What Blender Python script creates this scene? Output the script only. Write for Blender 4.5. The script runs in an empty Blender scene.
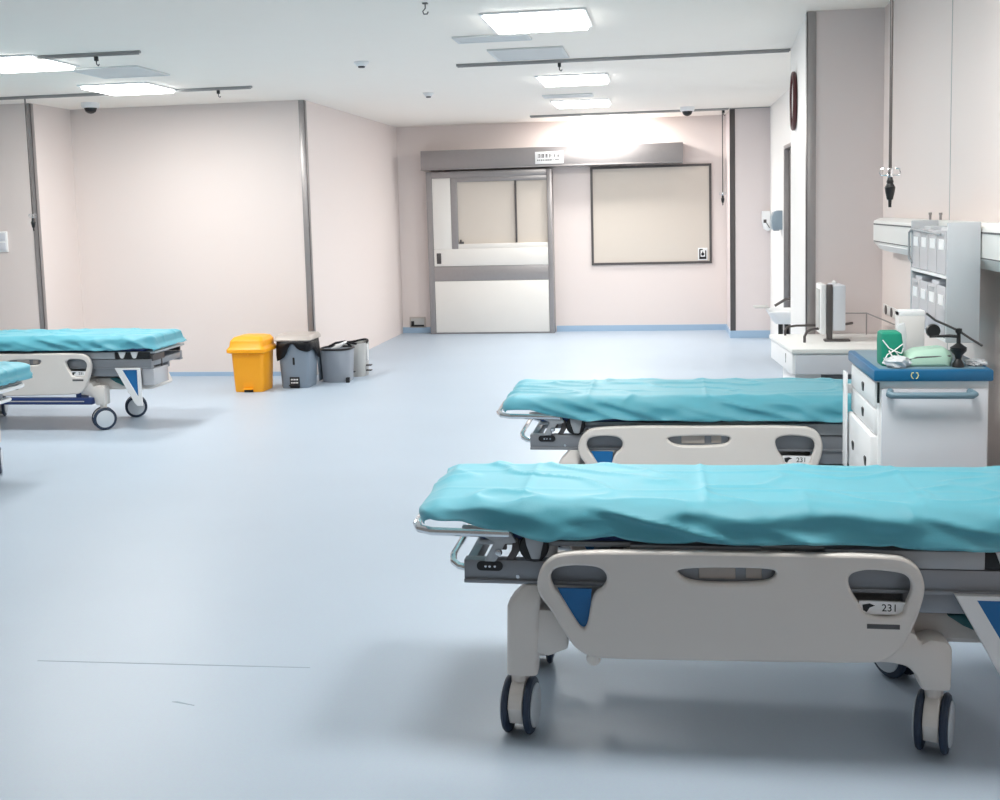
import bpy, bmesh, math, random
from mathutils import Vector, Matrix, noise

S = bpy.context.scene
COL = S.collection
random.seed(7)
PI = math.pi

# ------------------------------------------------------------------ camera, world, exposure
cam_d = bpy.data.cameras.new('camera')
cam = bpy.data.objects.new('camera', cam_d)
COL.objects.link(cam)
CAMROT = Matrix(((0.988, 0.150, -0.026), (0.010, 0.104, 0.995), (0.152, -0.983, 0.101)))  # rows = camera right, up, back
r0 = Vector(CAMROT[0]).normalized()
r2 = Vector(CAMROT[2]); r2 = (r2 - r0 * r2.dot(r0)).normalized()
r1 = r2.cross(r0)
M = Matrix((r0, r1, r2)).transposed().to_4x4()
M.translation = (0, 0, 1.6)
cam.matrix_world = M
cam_d.sensor_fit = 'HORIZONTAL'
cam_d.sensor_width = 36
cam_d.lens = 39.6
cam_d.shift_x = 0.005
cam_d.shift_y = -0.077
cam_d.clip_start = 0.05
S.camera = cam

w = bpy.data.worlds.new('world'); S.world = w; w.use_nodes = True
bg = w.node_tree.nodes['Background']
bg.inputs[0].default_value = (1.0, 0.975, 0.95, 1)
bg.inputs[1].default_value = 0.2
S.view_settings.view_transform = 'Standard'
S.view_settings.look = 'None'
S.view_settings.exposure = 0.3
S.view_settings.gamma = 1.0
S.view_settings.use_curve_mapping = False
LAMP_W = 27.0       # watts of one 600 x 600 ceiling panel


# ------------------------------------------------------------------ materials
def lin(c):
    return tuple(((v / 255) / 12.92 if v / 255 <= 0.04045 else ((v / 255 + 0.055) / 1.055) ** 2.4) for v in c) + (1,)


def mat(name, rgb, rough=0.5, metal=0.0, var=0.0, vscale=6.0, bump=0.0, bscale=60.0, emit=0.0, trans=0.0, alpha=1.0, spec=0.5):
    m = bpy.data.materials.new(name); m.use_nodes = True
    nt = m.node_tree; b = nt.nodes['Principled BSDF']
    c = lin(rgb)
    b.inputs['Base Color'].default_value = c
    b.inputs['Roughness'].default_value = rough
    b.inputs['Metallic'].default_value = metal
    b.inputs['Specular IOR Level'].default_value = spec
    tc = nt.nodes.new('ShaderNodeTexCoord')
    nz = nt.nodes.new('ShaderNodeTexNoise'); nz.inputs['Scale'].default_value = vscale; nz.inputs['Detail'].default_value = 4
    nt.links.new(tc.outputs['Object'], nz.inputs['Vector'])
    mx = nt.nodes.new('ShaderNodeMix'); mx.data_type = 'RGBA'
    v = max(var, 0.012)
    mx.inputs[6].default_value = tuple(max(0, x * (1 - v)) for x in c[:3]) + (1,)
    mx.inputs[7].default_value = tuple(min(1, x * (1 + v)) for x in c[:3]) + (1,)
    nt.links.new(nz.outputs['Fac'], mx.inputs[0])
    nt.links.new(mx.outputs[2], b.inputs['Base Color'])
    if bump > 0:
        n2 = nt.nodes.new('ShaderNodeTexNoise'); n2.inputs['Scale'].default_value = bscale
        nt.links.new(tc.outputs['Object'], n2.inputs['Vector'])
        bp = nt.nodes.new('ShaderNodeBump'); bp.inputs['Strength'].default_value = bump; bp.inputs['Distance'].default_value = 0.01
        nt.links.new(n2.outputs['Fac'], bp.inputs['Height']); nt.links.new(bp.outputs['Normal'], b.inputs['Normal'])
    if emit > 0:
        b.inputs['Emission Color'].default_value = c; b.inputs['Emission Strength'].default_value = emit
    if trans > 0: b.inputs['Transmission Weight'].default_value = trans
    if alpha < 1: b.inputs['Alpha'].default_value = alpha
    return m


def floor_material():
    m = mat('blue_vinyl_floor', (173, 188, 203), rough=0.4, var=0.04, vscale=1.3, bump=0.02, bscale=9)
    nt = m.node_tree; b = nt.nodes['Principled BSDF']
    # fine speckle of the sheet vinyl on top of the broad variation
    tc = nt.nodes.new('ShaderNodeTexCoord')
    n = nt.nodes.new('ShaderNodeTexNoise'); n.inputs['Scale'].default_value = 140; n.inputs['Detail'].default_value = 2
    nt.links.new(tc.outputs['Object'], n.inputs['Vector'])
    old = b.inputs['Base Color'].links[0].from_socket
    mx = nt.nodes.new('ShaderNodeMix'); mx.data_type = 'RGBA'; mx.blend_type = 'OVERLAY'; mx.inputs[0].default_value = 0.06
    nt.links.new(old, mx.inputs[6]); nt.links.new(n.outputs['Color'], mx.inputs[7])
    nt.links.new(mx.outputs[2], b.inputs['Base Color'])
    return m


MT = dict(
    floor=floor_material(),
    seam=mat('floor_seam', (146, 163, 178), 0.6),
    ceil=mat('ceiling_panel_white', (255, 247, 238), 0.7, var=0.01),
    wall=mat('pale_pink_beige_wall', (230, 219, 215), 0.55, var=0.012, vscale=0.8),
    wallwhite=mat('lit_white_wall', (240, 239, 237), 0.5, var=0.01),  # paler wall tone, lamp light on the side faces put into the colour
    shaded=mat('shaded_grey_wall', (222, 212, 211), 0.55, var=0.012),  # darker wall tone, shade of the camera-facing faces put into the colour
    base=mat('blue_coved_skirting', (160, 187, 212), 0.4),
    steel=mat('brushed_stainless', (158, 154, 154), 0.36, 0.5, var=0.05, vscale=20),
    darksteel=mat('dark_steel', (92, 88, 88), 0.45, 0.5),
    chrome=mat('chrome', (215, 218, 222), 0.14, 1.0),
    beam=mat('grey_painted_steel', (142, 146, 152), 0.42, 0.35),
    beamlight=mat('light_grey_steel', (168, 172, 176), 0.4, 0.3),
    abs_=mat('warm_grey_abs_plastic', (222, 217, 212), 0.42, var=0.012),
    abswhite=mat('white_abs_plastic', (234, 235, 236), 0.35),
    hub=mat('pale_hub_plastic', (205, 212, 218), 0.4),
    tyre=mat('navy_black_tyre', (34, 50, 72), 0.5),
    black=mat('black_plastic', (22, 23, 26), 0.4),
    navy=mat('navy_vinyl', (28, 52, 104), 0.45),
    tealpedal=mat('dark_teal_pedal', (18, 92, 98), 0.45),
    blue=mat('blue_plastic', (14, 104, 166), 0.4),
    green=mat('green_cloth', (14, 138, 112), 0.75, var=0.1, vscale=30),
    mint=mat('mint_pouch', (176, 210, 192), 0.5, var=0.05, vscale=18, bump=0.15, bscale=30),
    white=mat('white_plastic', (240, 241, 242), 0.4),
    bluetop=mat('deep_blue_moulded_top', (18, 98, 142), 0.35),
    cartgrey=mat('pale_grey_cart_panel', (214, 217, 224), 0.4),
    handle=mat('slate_blue_handle', (112, 138, 152), 0.4),
    yellow=mat('amber_yellow_plastic', (250, 168, 22), 0.42, var=0.02),
    grey=mat('slate_grey_plastic', (126, 139, 153), 0.45),
    grey2=mat('mid_grey_plastic', (150, 156, 165), 0.45),
    grey3=mat('light_grey_plastic', (186, 186, 184), 0.45),
    lidgrey=mat('taupe_grey_lid', (178, 170, 164), 0.4),
    bag=mat('black_bin_bag', (12, 13, 18), 0.4, bump=0.5, bscale=45, spec=0.25),
    pane=mat('beige_glazing', (214, 205, 195), 0.12, var=0.02, vscale=0.7),
    doorpanel=mat('off_white_door_panel', (232, 229, 224), 0.35),
    diffuser=mat('lit_diffuser', (255, 255, 252), 0.5, emit=10.0),
    vent=mat('vent_white', (218, 220, 220), 0.5),
    ventdark=mat('vent_slot_grey', (178, 180, 181), 0.6),
    track=mat('aluminium_track', (158, 158, 158), 0.45, 0.4),
    clear=mat('clear_acrylic', (222, 224, 230), 0.15, trans=0.35),
    film=mat('crumpled_clear_film', (235, 238, 242), 0.2, trans=0.3, var=0.1, vscale=40),
    holder=mat('grey_holder_side', (184, 189, 194), 0.4),
    unitwhite=mat('bedhead_unit_white', (236, 236, 233), 0.4),
    disp=mat('blue_grey_dispenser', (142, 158, 170), 0.35),
    clockred=mat('dark_red_clock_rim', (74, 22, 26), 0.35),
    emblem=mat('pale_yellow_emblem', (226, 216, 150), 0.5),
    carton=mat('pale_carton', (224, 221, 219), 0.55),
    slot=mat('slot_shadow_grey', (86, 86, 88), 0.6),
    screen=mat('dark_screen', (40, 42, 48), 0.2),
)


def sheet_material():
    m = mat('teal_nonwoven_sheet', (84, 184, 206), rough=0.55, var=0.03, vscale=9, bump=0.05, bscale=220)
    b = m.node_tree.nodes['Principled BSDF']
    b.inputs['Subsurface Weight'].default_value = 0.4
    b.inputs['Subsurface Radius'].default_value = (.6, 1.0, 1.0)
    b.inputs['Subsurface Scale'].default_value = 0.06
    b.inputs['Sheen Weight'].default_value = 0.25
    b.inputs['Sheen Roughness'].default_value = 0.4
    return m


MT['sheet'] = sheet_material()


# ------------------------------------------------------------------ mesh helpers
class MB:
    """collects shapes into one mesh"""
    def __init__(s): s.bm = bmesh.new()

    def _take(s, t):
        me = bpy.data.meshes.new('tmp'); t.to_mesh(me); t.free(); s.bm.from_mesh(me); bpy.data.meshes.remove(me); return s

    def box(s, x0, x1, y0, y1, z0, z1, bev=0.0, seg=2, rot=None):
        t = bmesh.new(); bmesh.ops.create_cube(t, size=1)
        c = Vector(((x0 + x1) / 2, (y0 + y1) / 2, (z0 + z1) / 2))
        for v in t.verts: v.co = Vector((v.co.x * (x1 - x0), v.co.y * (y1 - y0), v.co.z * (z1 - z0)))
        if bev > 0: bmesh.ops.bevel(t, geom=t.edges[:], offset=bev, segments=seg, affect='EDGES', profile=0.5)
        if rot:
            R = Matrix.Rotation(rot[1], 4, rot[0])
            for v in t.verts: v.co = R @ v.co
        for v in t.verts: v.co += c
        return s._take(t)

    def prism(s, pts, y0, y1, bev=0.0, axis='y'):
        """polygon in x-z extruded along y (axis 'y'), in y-z along x, or in x-y along z"""
        def P(a, b, d):
            return {'y': (a, d, b), 'x': (d, a, b), 'z': (a, b, d)}[axis]
        t = bmesh.new()
        A = [t.verts.new(P(a, b, y0)) for a, b in pts]; B = [t.verts.new(P(a, b, y1)) for a, b in pts]
        t.faces.new(A); t.faces.new(B[::-1])
        n = len(pts)
        for i in range(n): t.faces.new((A[i], B[i], B[(i + 1) % n], A[(i + 1) % n]))
        bmesh.ops.recalc_face_normals(t, faces=t.faces[:])
        if bev > 0: bmesh.ops.bevel(t, geom=t.edges[:], offset=bev, segments=2, affect='EDGES', profile=0.5)
        return s._take(t)

    def loft(s, rings, n=6, cap0=True, cap1=True):
        """rounded rectangles (z, cx, cy, hx, hy, r)"""
        t = bmesh.new(); R = []
        for z, cx, cy, hx, hy, r in rings:
            ring = []
            r = min(r, hx, hy)
            for q, (sx, sy) in enumerate(((1, 1), (-1, 1), (-1, -1), (1, -1))):
                for k in range(n + 1):
                    a = q * PI / 2 + k * PI / 2 / n
                    ring.append(t.verts.new((cx + sx * (hx - r) + r * math.cos(a), cy + sy * (hy - r) + r * math.sin(a), z)))
            R.append(ring)
        m = len(R[0])
        for a, b in zip(R, R[1:]):
            for i in range(m): t.faces.new((a[i], a[(i + 1) % m], b[(i + 1) % m], b[i]))
        if cap0: t.faces.new(R[0][::-1])
        if cap1: t.faces.new(R[-1])
        bmesh.ops.recalc_face_normals(t, faces=t.faces[:])
        return s._take(t)

    def tube(s, path, r, n=10, cap=True):
        t = bmesh.new(); P = [Vector(p) for p in path]; R = []
        up = None
        for i, p in enumerate(P):
            d = ((P[i] - P[i - 1]).normalized() if i else Vector()) + ((P[i + 1] - P[i]).normalized() if i < len(P) - 1 else Vector())
            d = d.normalized() if d.length > 1e-6 else (P[i] - P[i - 1]).normalized()
            if up is None:
                up = Vector((0, 0, 1)) if abs(d.z) < 0.9 else Vector((1, 0, 0))
            u = d.cross(up)
            if u.length < 1e-4: u = d.cross(Vector((0, 1, 0)))
            u.normalize(); v = u.cross(d).normalized(); up = v
            rr = r[i] if isinstance(r, (list, tuple)) else r
            R.append([t.verts.new(p + (u * math.cos(a) + v * math.sin(a)) * rr) for a in (2 * PI * k / n for k in range(n))])
        for a, b in zip(R, R[1:]):
            for i in range(n): t.faces.new((a[i], a[(i + 1) % n], b[(i + 1) % n], b[i]))
        if cap: t.faces.new(R[0][::-1]); t.faces.new(R[-1])
        bmesh.ops.recalc_face_normals(t, faces=t.faces[:])
        return s._take(t)

    def lathe(s, prof, c, axis='z', n=28):
        """profile (radius, height) revolved about an axis through c"""
        t = bmesh.new(); R = []
        for r, h in prof:
            ring = []
            for k in range(n):
                a = 2 * PI * k / n; p, q = r * math.cos(a), r * math.sin(a)
                ring.append(t.verts.new({'z': (p, q, h), 'x': (h, p, q), 'y': (p, h, q)}[axis]))
            R.append(ring)
        for a, b in zip(R, R[1:]):
            for i in range(n): t.faces.new((a[i], a[(i + 1) % n], b[(i + 1) % n], b[i]))
        t.faces.new(R[0][::-1]); t.faces.new(R[-1])
        bmesh.ops.remove_doubles(t, verts=t.verts[:], dist=1e-5)
        bmesh.ops.recalc_face_normals(t, faces=t.faces[:])
        for v in t.verts: v.co += Vector(c)
        return s._take(t)

    def blob(s, c, rad, amp=0.2, freq=8.0, seed=0.0, sub=3, flat=None):
        t = bmesh.new(); bmesh.ops.create_icosphere(t, subdivisions=sub, radius=1)
        for v in t.verts:
            k = 1 + amp * noise.noise(v.co * freq * 0.3 + Vector((seed, seed * 2, 0)))
            p = v.co * k
            v.co = Vector((p.x * rad[0], p.y * rad[1], p.z * rad[2]))
            if flat is not None and v.co.z < flat: v.co.z = flat
            v.co += Vector(c)
        return s._take(t)

    def mesh(s, name, smooth=True, ang=0.55):
        me = bpy.data.meshes.new(name); s.bm.to_mesh(me); s.bm.free()
        if smooth:
            me.shade_smooth(); me.set_sharp_from_angle(angle=ang)
        return me

    def build(s, name, m, parent=None, loc=None, smooth=True):
        o = bpy.data.objects.new(name, s.mesh(name, smooth)); COL.objects.link(o)
        o.data.materials.append(m)
        if parent: o.parent = parent
        if loc: o.location = loc
        return o


def plate(name, outer, holes, thick, m, parent=None, y=0.0, bev=0.006, rnd=3):
    """a flat moulding in the x-z plane with real openings: 2D curve, filled, extruded, bevelled, then meshed"""
    cu = bpy.data.curves.new(name, 'CURVE'); cu.dimensions = '2D'; cu.fill_mode = 'BOTH'
    cu.extrude = thick / 2 - bev; cu.bevel_depth = bev; cu.bevel_resolution = 2; cu.offset = -bev
    def chaikin(p, k):
        for _ in range(k):
            q = []
            for i in range(len(p)):
                a, b = p[i], p[(i + 1) % len(p)]
                q += [(a[0] * .75 + b[0] * .25, a[1] * .75 + b[1] * .25), (a[0] * .25 + b[0] * .75, a[1] * .25 + b[1] * .75)]
            p = q
        return p
    for pts in [outer] + list(holes):
        pts = chaikin(pts, rnd - 1)
        sp = cu.splines.new('POLY'); sp.points.add(len(pts) - 1); sp.use_cyclic_u = True
        for q, (a, b) in zip(sp.points, pts): q.co = (a, b, 0, 1)
    tmp = bpy.data.objects.new('tmp', cu); COL.objects.link(tmp)
    dg = bpy.context.evaluated_depsgraph_get(); dg.update()
    me = bpy.data.meshes.new_from_object(tmp.evaluated_get(dg))
    bpy.data.objects.remove(tmp); bpy.data.curves.remove(cu)
    me.transform(Matrix.Translation((0, y, 0)) @ Matrix.Rotation(PI / 2, 4, 'X'))
    me.materials.clear(); me.materials.append(m); me.name = name
    me.shade_smooth(); me.set_sharp_from_angle(angle=0.6)
    o = bpy.data.objects.new(name, me); COL.objects.link(o)
    if parent: o.parent = parent
    return o


def text(name, s, size, m, parent, loc, rot, ext=0.0006):
    cu = bpy.data.curves.new(name, 'FONT'); cu.body = s; cu.size = size; cu.extrude = ext; cu.align_x = 'CENTER'; cu.align_y = 'CENTER'
    tmp = bpy.data.objects.new('tmp', cu); COL.objects.link(tmp)
    dg = bpy.context.evaluated_depsgraph_get(); dg.update()
    me = bpy.data.meshes.new_from_object(tmp.evaluated_get(dg))
    bpy.data.objects.remove(tmp); bpy.data.curves.remove(cu)
    me.materials.clear(); me.materials.append(m)
    o = bpy.data.objects.new(name, me); COL.objects.link(o); o.parent = parent; o.location = loc; o.rotation_euler = rot
    return o


def thing(name, label, cat, loc=(0, 0, 0), rz=0.0, group=None):
    o = bpy.data.objects.new(name, None); COL.objects.link(o)
    o.empty_display_size = 0.1
    o.location = loc; o.rotation_euler = (0, 0, rz)
    return tag(o, label, cat, group)


def tag(o, label, cat, group=None):
    o['label'] = label; o['category'] = cat
    if group: o['group'] = group
    return o


def struct(name, mb, m, label=None):
    o = mb.build(name, m); o['kind'] = 'structure'
    if label: o['label'] = label
    return o


def copy_tree(o, parent=None):
    c = o.copy(); COL.objects.link(c)
    if parent: c.parent = parent
    for ch in list(o.children): copy_tree(ch, c)
    return c


# ------------------------------------------------------------------ the room
HC = 2.74
struct('floor', MB().box(-8.2, 1.8, -2.5, 14.8, -0.12, 0), MT['floor'])
struct('ceiling', MB().box(-8.2, 1.8, -2.5, 14.8, HC, HC + 0.12), MT['ceil'])
struct('wall_back', MB().box(-3.7, 1.5, 14.4, 14.6, 0, HC), MT['wall'])
struct('wall_left_recess', MB().box(-3.7, -3.48, 10.58, 14.4, 0, HC), MT['wall'])
struct('wall_left_bay', MB().box(-6.1, -3.7, 10.58, 10.78, 0, HC), MT['wall'])
struct('wall_left_pier', MB().box(-8.0, -5.95, 9.85, 10.6, 0, HC), MT['wall'])
struct('wall_far_left', MB().box(-8.0, -7.85, -2.5, 9.85, 0, HC), MT['wall'])
struct('wall_right', MB().box(1.31, 1.5, -2.5, 6.95, 0, HC), MT['wall'])
struct('wall_right_pier', MB().prism([(0.868, 6.95), (0.955, 8.6), (1.5, 8.6), (1.5, 6.95)], 0, HC, axis='z'), MT['wallwhite'])
struct('wall_right_bay_end', MB().box(0.872, 1.31, 6.94, 6.952, 0, HC), MT['shaded'])
rw = MB()
rw.box(1.26, 1.5, 8.6, 10.95, 0, HC); rw.box(1.26, 1.5, 11.92, 13.5, 0, HC); rw.box(1.26, 1.5, 10.95, 11.92, 2.2, HC)
struct('wall_right_recess', rw, MT['wallwhite'])
struct('wall_right_column', MB().box(0.80, 1.5, 13.5, 14.4, 0, HC), MT['shaded'])

bb = 0.075
struct('baseboard_back', MB().box(-3.48, -3.07, 14.385, 14.4, 0, bb).box(-1.40, 0.80, 14.385, 14.4, 0, bb), MT['base'])
struct('baseboard_left_bay', MB().box(-5.95, -3.5, 10.568, 10.58, 0, bb * .55), MT['base'])
struct('baseboard_left_pier', MB().box(-7.85, -5.93, 9.838, 9.85, 0, bb).box(-5.95, -5.938, 9.85, 10.568, 0, bb), MT['base'])
struct('baseboard_right_column', MB().box(0.79, 1.26, 13.488, 13.5, 0, bb * 1.2).box(0.788, 0.80, 13.5, 14.385, 0, bb), MT['base'])
struct('baseboard_right', MB().box(1.298, 1.31, -2.5, 6.94, 0, bb), MT['base'])
struct('baseboard_right_pier', MB().prism([(0.858, 6.95), (0.945, 8.6), (0.955, 8.6), (0.868, 6.95)], 0, bb, axis='z'), MT['base'])


def guard(name, x, y, sx, sy, wdt, m, z0=0.0):
    """L-shaped stainless corner guard; the corner is at x, y and the legs run to sx / sy"""
    t = 0.006
    g = MB()
    g.box(min(x - sx * t, x + sx * wdt), max(x - sx * t, x + sx * wdt), min(y, y - sy * t), max(y, y - sy * t), z0, HC - 0.005, 0.001)
    g.box(min(x, x - sx * t), max(x, x - sx * t), min(y - sy * t, y + sy * wdt), max(y - sy * t, y + sy * wdt), z0, HC - 0.005, 0.001)
    return struct(name, g, m)


guard('trim_1', -3.48, 10.58, -1, 1, 0.055, MT['steel'])
guard('trim_2', -5.95, 9.85, -1, 1, 0.045, MT['steel'])
guard('trim_3', 0.80, 13.5, 1, 1, 0.055, MT['darksteel'])
guard('trim_4', 0.868, 6.94, 1, 1, 0.05, MT['steel'])
struct('trim_5', MB().box(1.308, 1.31, 5.366, 5.371, 0.05, HC - .01), MT['ventdark'])
struct('trim_6', MB().box(0.79, 1.31, 13.45, 13.47, HC - 0.012, HC), MT['track'])

# floor seam and two scuffs in the sheet vinyl
struct('trim_7', MB().prism([(-2.29, 3.594), (-1.26, 3.624), (-1.26, 3.629), (-2.29, 3.599)], 0.0, 0.0006, axis='z'), MT['seam'])
struct('trim_8', MB().prism([(-1.636, 3.316), (-1.55, 3.296), (-1.548, 3.299), (-1.62, 3.322)], 0.0, 0.0006, axis='z'), MT['seam'])

# ------------------------------------------------------------------ back wall: door, window
d1 = thing('door_1', None, None, (0, 0, 0)); del d1['label'], d1['category']; d1['kind'] = 'structure'
Y = 14.2
f = MB()
f.box(-3.06, -2.985, Y, 14.4, 0, 2.13, .004).box(-1.475, -1.41, Y, 14.4, 0, 2.13, .004)
f.box(-2.985, -1.475, Y, 14.4, 2.05, 2.13, .004).box(-2.985, -1.475, Y, 14.38, 0.70, 0.895, .004)
f.box(-2.985, -1.475, Y + .01, 14.38, 0.0, 0.022, .002)
f.box(-2.74, -2.655, Y + .005, 14.38, 1.12, 2.05, .003)
f.box(-2.985, -1.475, Y + .012, 14.38, 1.99, 2.05, .003)
f.build('door_frame', MT['steel'], d1)
MB().box(-2.98, -1.477, Y - .006, 14.36, 0.022, 0.698, .004).build('door_panel', MT['doorpanel'], d1)
mp = MB().box(-2.98, -1.477, Y - .006, 14.36, 0.897, 1.12, .004).build('door_panel', MT['doorpanel'], d1)
MB().box(-2.945, -2.885, Y - .014, Y - .006, 0.93, 1.07, .004).box(-2.935, -2.895, Y - .019, Y - .013, 0.97, 1.03, .003).build('door_pull', MT['darksteel'], mp)
MB().box(-2.98, -2.742, Y - .004, 14.36, 1.122, 2.045, .003).build('door_panel', MT['doorpanel'], d1)
MB().box(-2.655, -1.895, Y + .05, Y + .06, 1.12, 1.99).build('window_pane', MT['pane'], d1)
MB().box(-1.877, -1.477, Y + .05, Y + .06, 1.12, 1.99).build('window_pane', MT['pane'], d1)
MB().box(-1.897, -1.875, Y + .02, 14.36, 1.19, 1.99).build('mullion', MT['darksteel'], d1)
MB().box(-2.655, -1.477, Y + .0, Y + .05, 1.12, 1.185, .003).build('window_sill', MT['doorpanel'], d1)
MB().box(-2.64, -2.58, Y - .003, Y + .02, 1.185, 1.215, .003).box(-2.63, -2.61, Y - .003, Y + .02, 1.21, 1.24, .003).build('window_latch', MT['darksteel'], d1)
MB().box(-3.10, 0.257, 14.1, 14.4, 2.15, 2.40, .006).box(-3.10, 0.257, 14.085, 14.1, 2.15, 2.165, .002).build('header_cover', MT['steel'], d1)

sg = thing('door_sign', 'small white sign with black characters on the grey header above the door', 'sign', (-1.425, 14.1, 2.262))
MB().box(-.18, .18, -.012, 0, -.077, .077, .003).build('sign_plate', MT['white'], sg)
gl = MB()
for k in range(6):
    x = -.128 + k * .05
    rr = random.Random(k * 3 + 1)
    for q in range(3): gl.box(x - .016, x + .016, -.0135, -.012, .005 + q * .017, .0105 + q * .017)
    for q in range(2): 
        xx = x + rr.choice((-.012, 0, .011)) * (1 if q else -1); gl.box(xx - .003, xx + .003, -.0135, -.012, .0, .05)
    if k % 2: gl.box(x - .018, x - .013, -.0135, -.012, -.002, .046)
x = -.15
rr = random.Random(5)
while x < .13:
    ln = rr.uniform(.008, .016); gl.box(x, x + ln, -.0135, -.012, -.038, -.022); x += ln + rr.choice((.004, .004, .012))
gl.build('sign_lettering', MT['black'], sg)

w1 = thing('window_1', None, None); del w1['label'], w1['category']; w1['kind'] = 'structure'
x0, x1, z0, z1 = -.925, .615, .865, 2.135
t = .03
MB().box(x0, x0 + t, 14.375, 14.41, z0, z1).box(x1 - t, x1, 14.375, 14.41, z0, z1).box(x0 + t, x1 - t, 14.375, 14.41, z0, z0 + t).box(x0 + t, x1 - t, 14.375, 14.41, z1 - t, z1).build('window_frame', MT['darksteel'], w1)
MB().box(x0 + t, x1 - t, 14.388, 14.398, z0 + t, z1 - t).build('window_pane', MT['pane'], w1)
st = thing('window_sticker', 'small black and white square sticker in the lower right corner of the back window', 'sticker', (.50, 14.388, .985))
MB().box(-.06, .06, -.004, 0, -.08, .08, .002).build('sticker_base', MT['white'], st)
ic = MB().box(-.045, -.028, -.006, -.003, -.06, .06).box(-.045, .045, -.006, -.003, -.065, -.035).box(.03, .045, -.006, -.003, -.05, .045).box(-.04, .0, -.006, -.003, .05, .065)
ic.lathe([(.0, -.006), (.02, -.006), (.02, -.003), (0, -.003)], (0, 0, -.002), 'y', 14)
ic.prism([(-.013, .005), (.013, .005), (0, .04)], -.006, -.003)
ic.build('sticker_print', MT['black'], st)

# doorway in the right recess: dark grey leaf set back in its opening
d2 = thing('door_2', None, None); del d2['label'], d2['category']; d2['kind'] = 'structure'
MB().box(1.25, 1.42, 10.95, 10.99, 0, 2.2, .003).box(1.25, 1.42, 11.88, 11.92, 0, 2.2, .003).box(1.25, 1.42, 10.99, 11.88, 2.16, 2.2, .003).build('door_frame', MT['steel'], d2)
lf = MB().box(1.30, 1.345, 10.99, 11.88, 0.01, 2.16).build('door_leaf', MT['darksteel'], d2)
MB().tube([(1.30, 11.1, 1.0), (1.26, 11.1, 1.0), (1.26, 11.22, 1.0)], .01).build('door_lever', MT['steel'], lf)


# ------------------------------------------------------------------ ceiling fittings
def panel_light(x, y, label, k=1.0):
    t = thing('ceiling_light', label, 'ceiling light', (x, y, HC), 0, 'square ceiling light panels')
    fr = MB(); a = .31; b = .285
    fr.box(-a, a, -a, -b, -.012, 0, .003).box(-a, a, b, a, -.012, 0, .003).box(-a, -b, -b, b, -.012, 0, .003).box(b, a, -b, b, -.012, 0, .003)
    fr.build('frame', MT['white'], t)
    MB().box(-b, b, -b, b, -.034, -.001, .012, 3).build('diffuser', MT['diffuser'], t)
    ld = bpy.data.lights.new('panel_lamp', 'AREA'); ld.shape = 'SQUARE'; ld.size = .56; ld.energy = LAMP_W * k; ld.color = (1.0, .97, .93)
    lo = bpy.data.objects.new('panel_lamp', ld); COL.objects.link(lo); lo.parent = t; lo.location = (0, 0, -.036)
    return t


panel_light(-.73, 6.72, 'largest lit ceiling panel, at the top edge of the photo, nearest in the middle row')
panel_light(-.76, 9.80, 'lit ceiling panel just behind the curtain track in the middle row')
panel_light(-.85, 12.0, 'lit ceiling panel in the middle row next beyond the narrow slot vent')
panel_light(-.70, 13.98, 'lit ceiling panel glaring right above the grey door header by the back wall', 1.7)
panel_light(-4.52, 7.35, 'lit ceiling panel over the left bay cut by the left edge')
panel_light(-4.52, 9.02, 'lit ceiling panel over the left bay nearest the blank bay wall')
panel_light(-.73, 3.55, 'lit ceiling panel above the foot of the front bed, before the top edge of view', .38)
panel_light(.42, 3.45, 'lit ceiling panel over the head of the front bed by the right wall', .68)
panel_light(-4.52, 4.2, 'lit ceiling panel over the left bay nearest the viewer', .5)


def vent(x, y, hx, hy, n, label):
    t = thing('ceiling_vent', label, 'vent', (x, y, HC), 0, 'ceiling air vents')
    fr = MB(); k = .03
    fr.box(-hx, hx, -hy, -hy + k, -.014, 0, .003).box(-hx, hx, hy - k, hy, -.014, 0, .003).box(-hx, -hx + k, -hy + k, hy - k, -.014, 0, .003).box(hx - k, hx, -hy + k, hy - k, -.014, 0, .003)
    fr.build('frame', MT['vent'], t)
    MB().box(-hx + k, hx - k, -hy + k, hy - k, -.004, 0).build('backing', MT['ventdark'], t)
    sl = MB()
    for i in range(n):
        yy = -hy + k + (i + .5) * (2 * hy - 2 * k) / n
        sl.box(-hx + k, hx - k, yy - (hy - k) / n + .004, yy + (hy - k) / n - .004, -.011, -.008)
    sl.build('slats', MT['vent'], t)


vent(-1.1, 7.32, .25, .12, 3, 'small flat ceiling vent right behind the nearest middle light panel')
vent(-.95, 8.12, .27, .28, 9, 'square slatted ceiling vent just in front of the long curtain track')
vent(-.93, 11.2, .25, .12, 3, 'narrow ceiling vent between the second and third middle light panels')
vent(-4.1, 8.05, .28, .28, 9, 'square ceiling vent between the two left bay light panels')


def track(x0, x1, y, label, cat='curtain track'):
    o = MB().box(x0, x1, y - .013, y + .013, HC - .018, HC, .003).box(x0 + .01, x1 - .01, y - .005, y + .005, HC - .026, HC - .02).build('curtain_track', MT['track'])
    tag(o, label, cat, 'ceiling tracks'); return o


track(-1.57, .945, 8.54, 'long grey ceiling track ending at the white pier with the clock')
track(-1.58, .78, 13.42, 'grey ceiling track close to the back wall')
track(-7.6, -3.47, 7.12, 'grey ceiling track over the nearer left bay light panel')
track(-7.6, -3.52, 9.30, 'grey ceiling track beside the left light panel nearest the bay wall')


def carrier(x, y, label):
    o = MB().box(-.012, .012, -.012, .012, -.03, 0, .003).tube([(0, 0, -.03), (0, 0, -.05), (.012, 0, -.062), (.02, 0, -.05)], .004, 8).build('track_hook', MT['black'], None, (x, y, HC - .026))
    tag(o, label, 'hook', 'track hooks')


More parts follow.
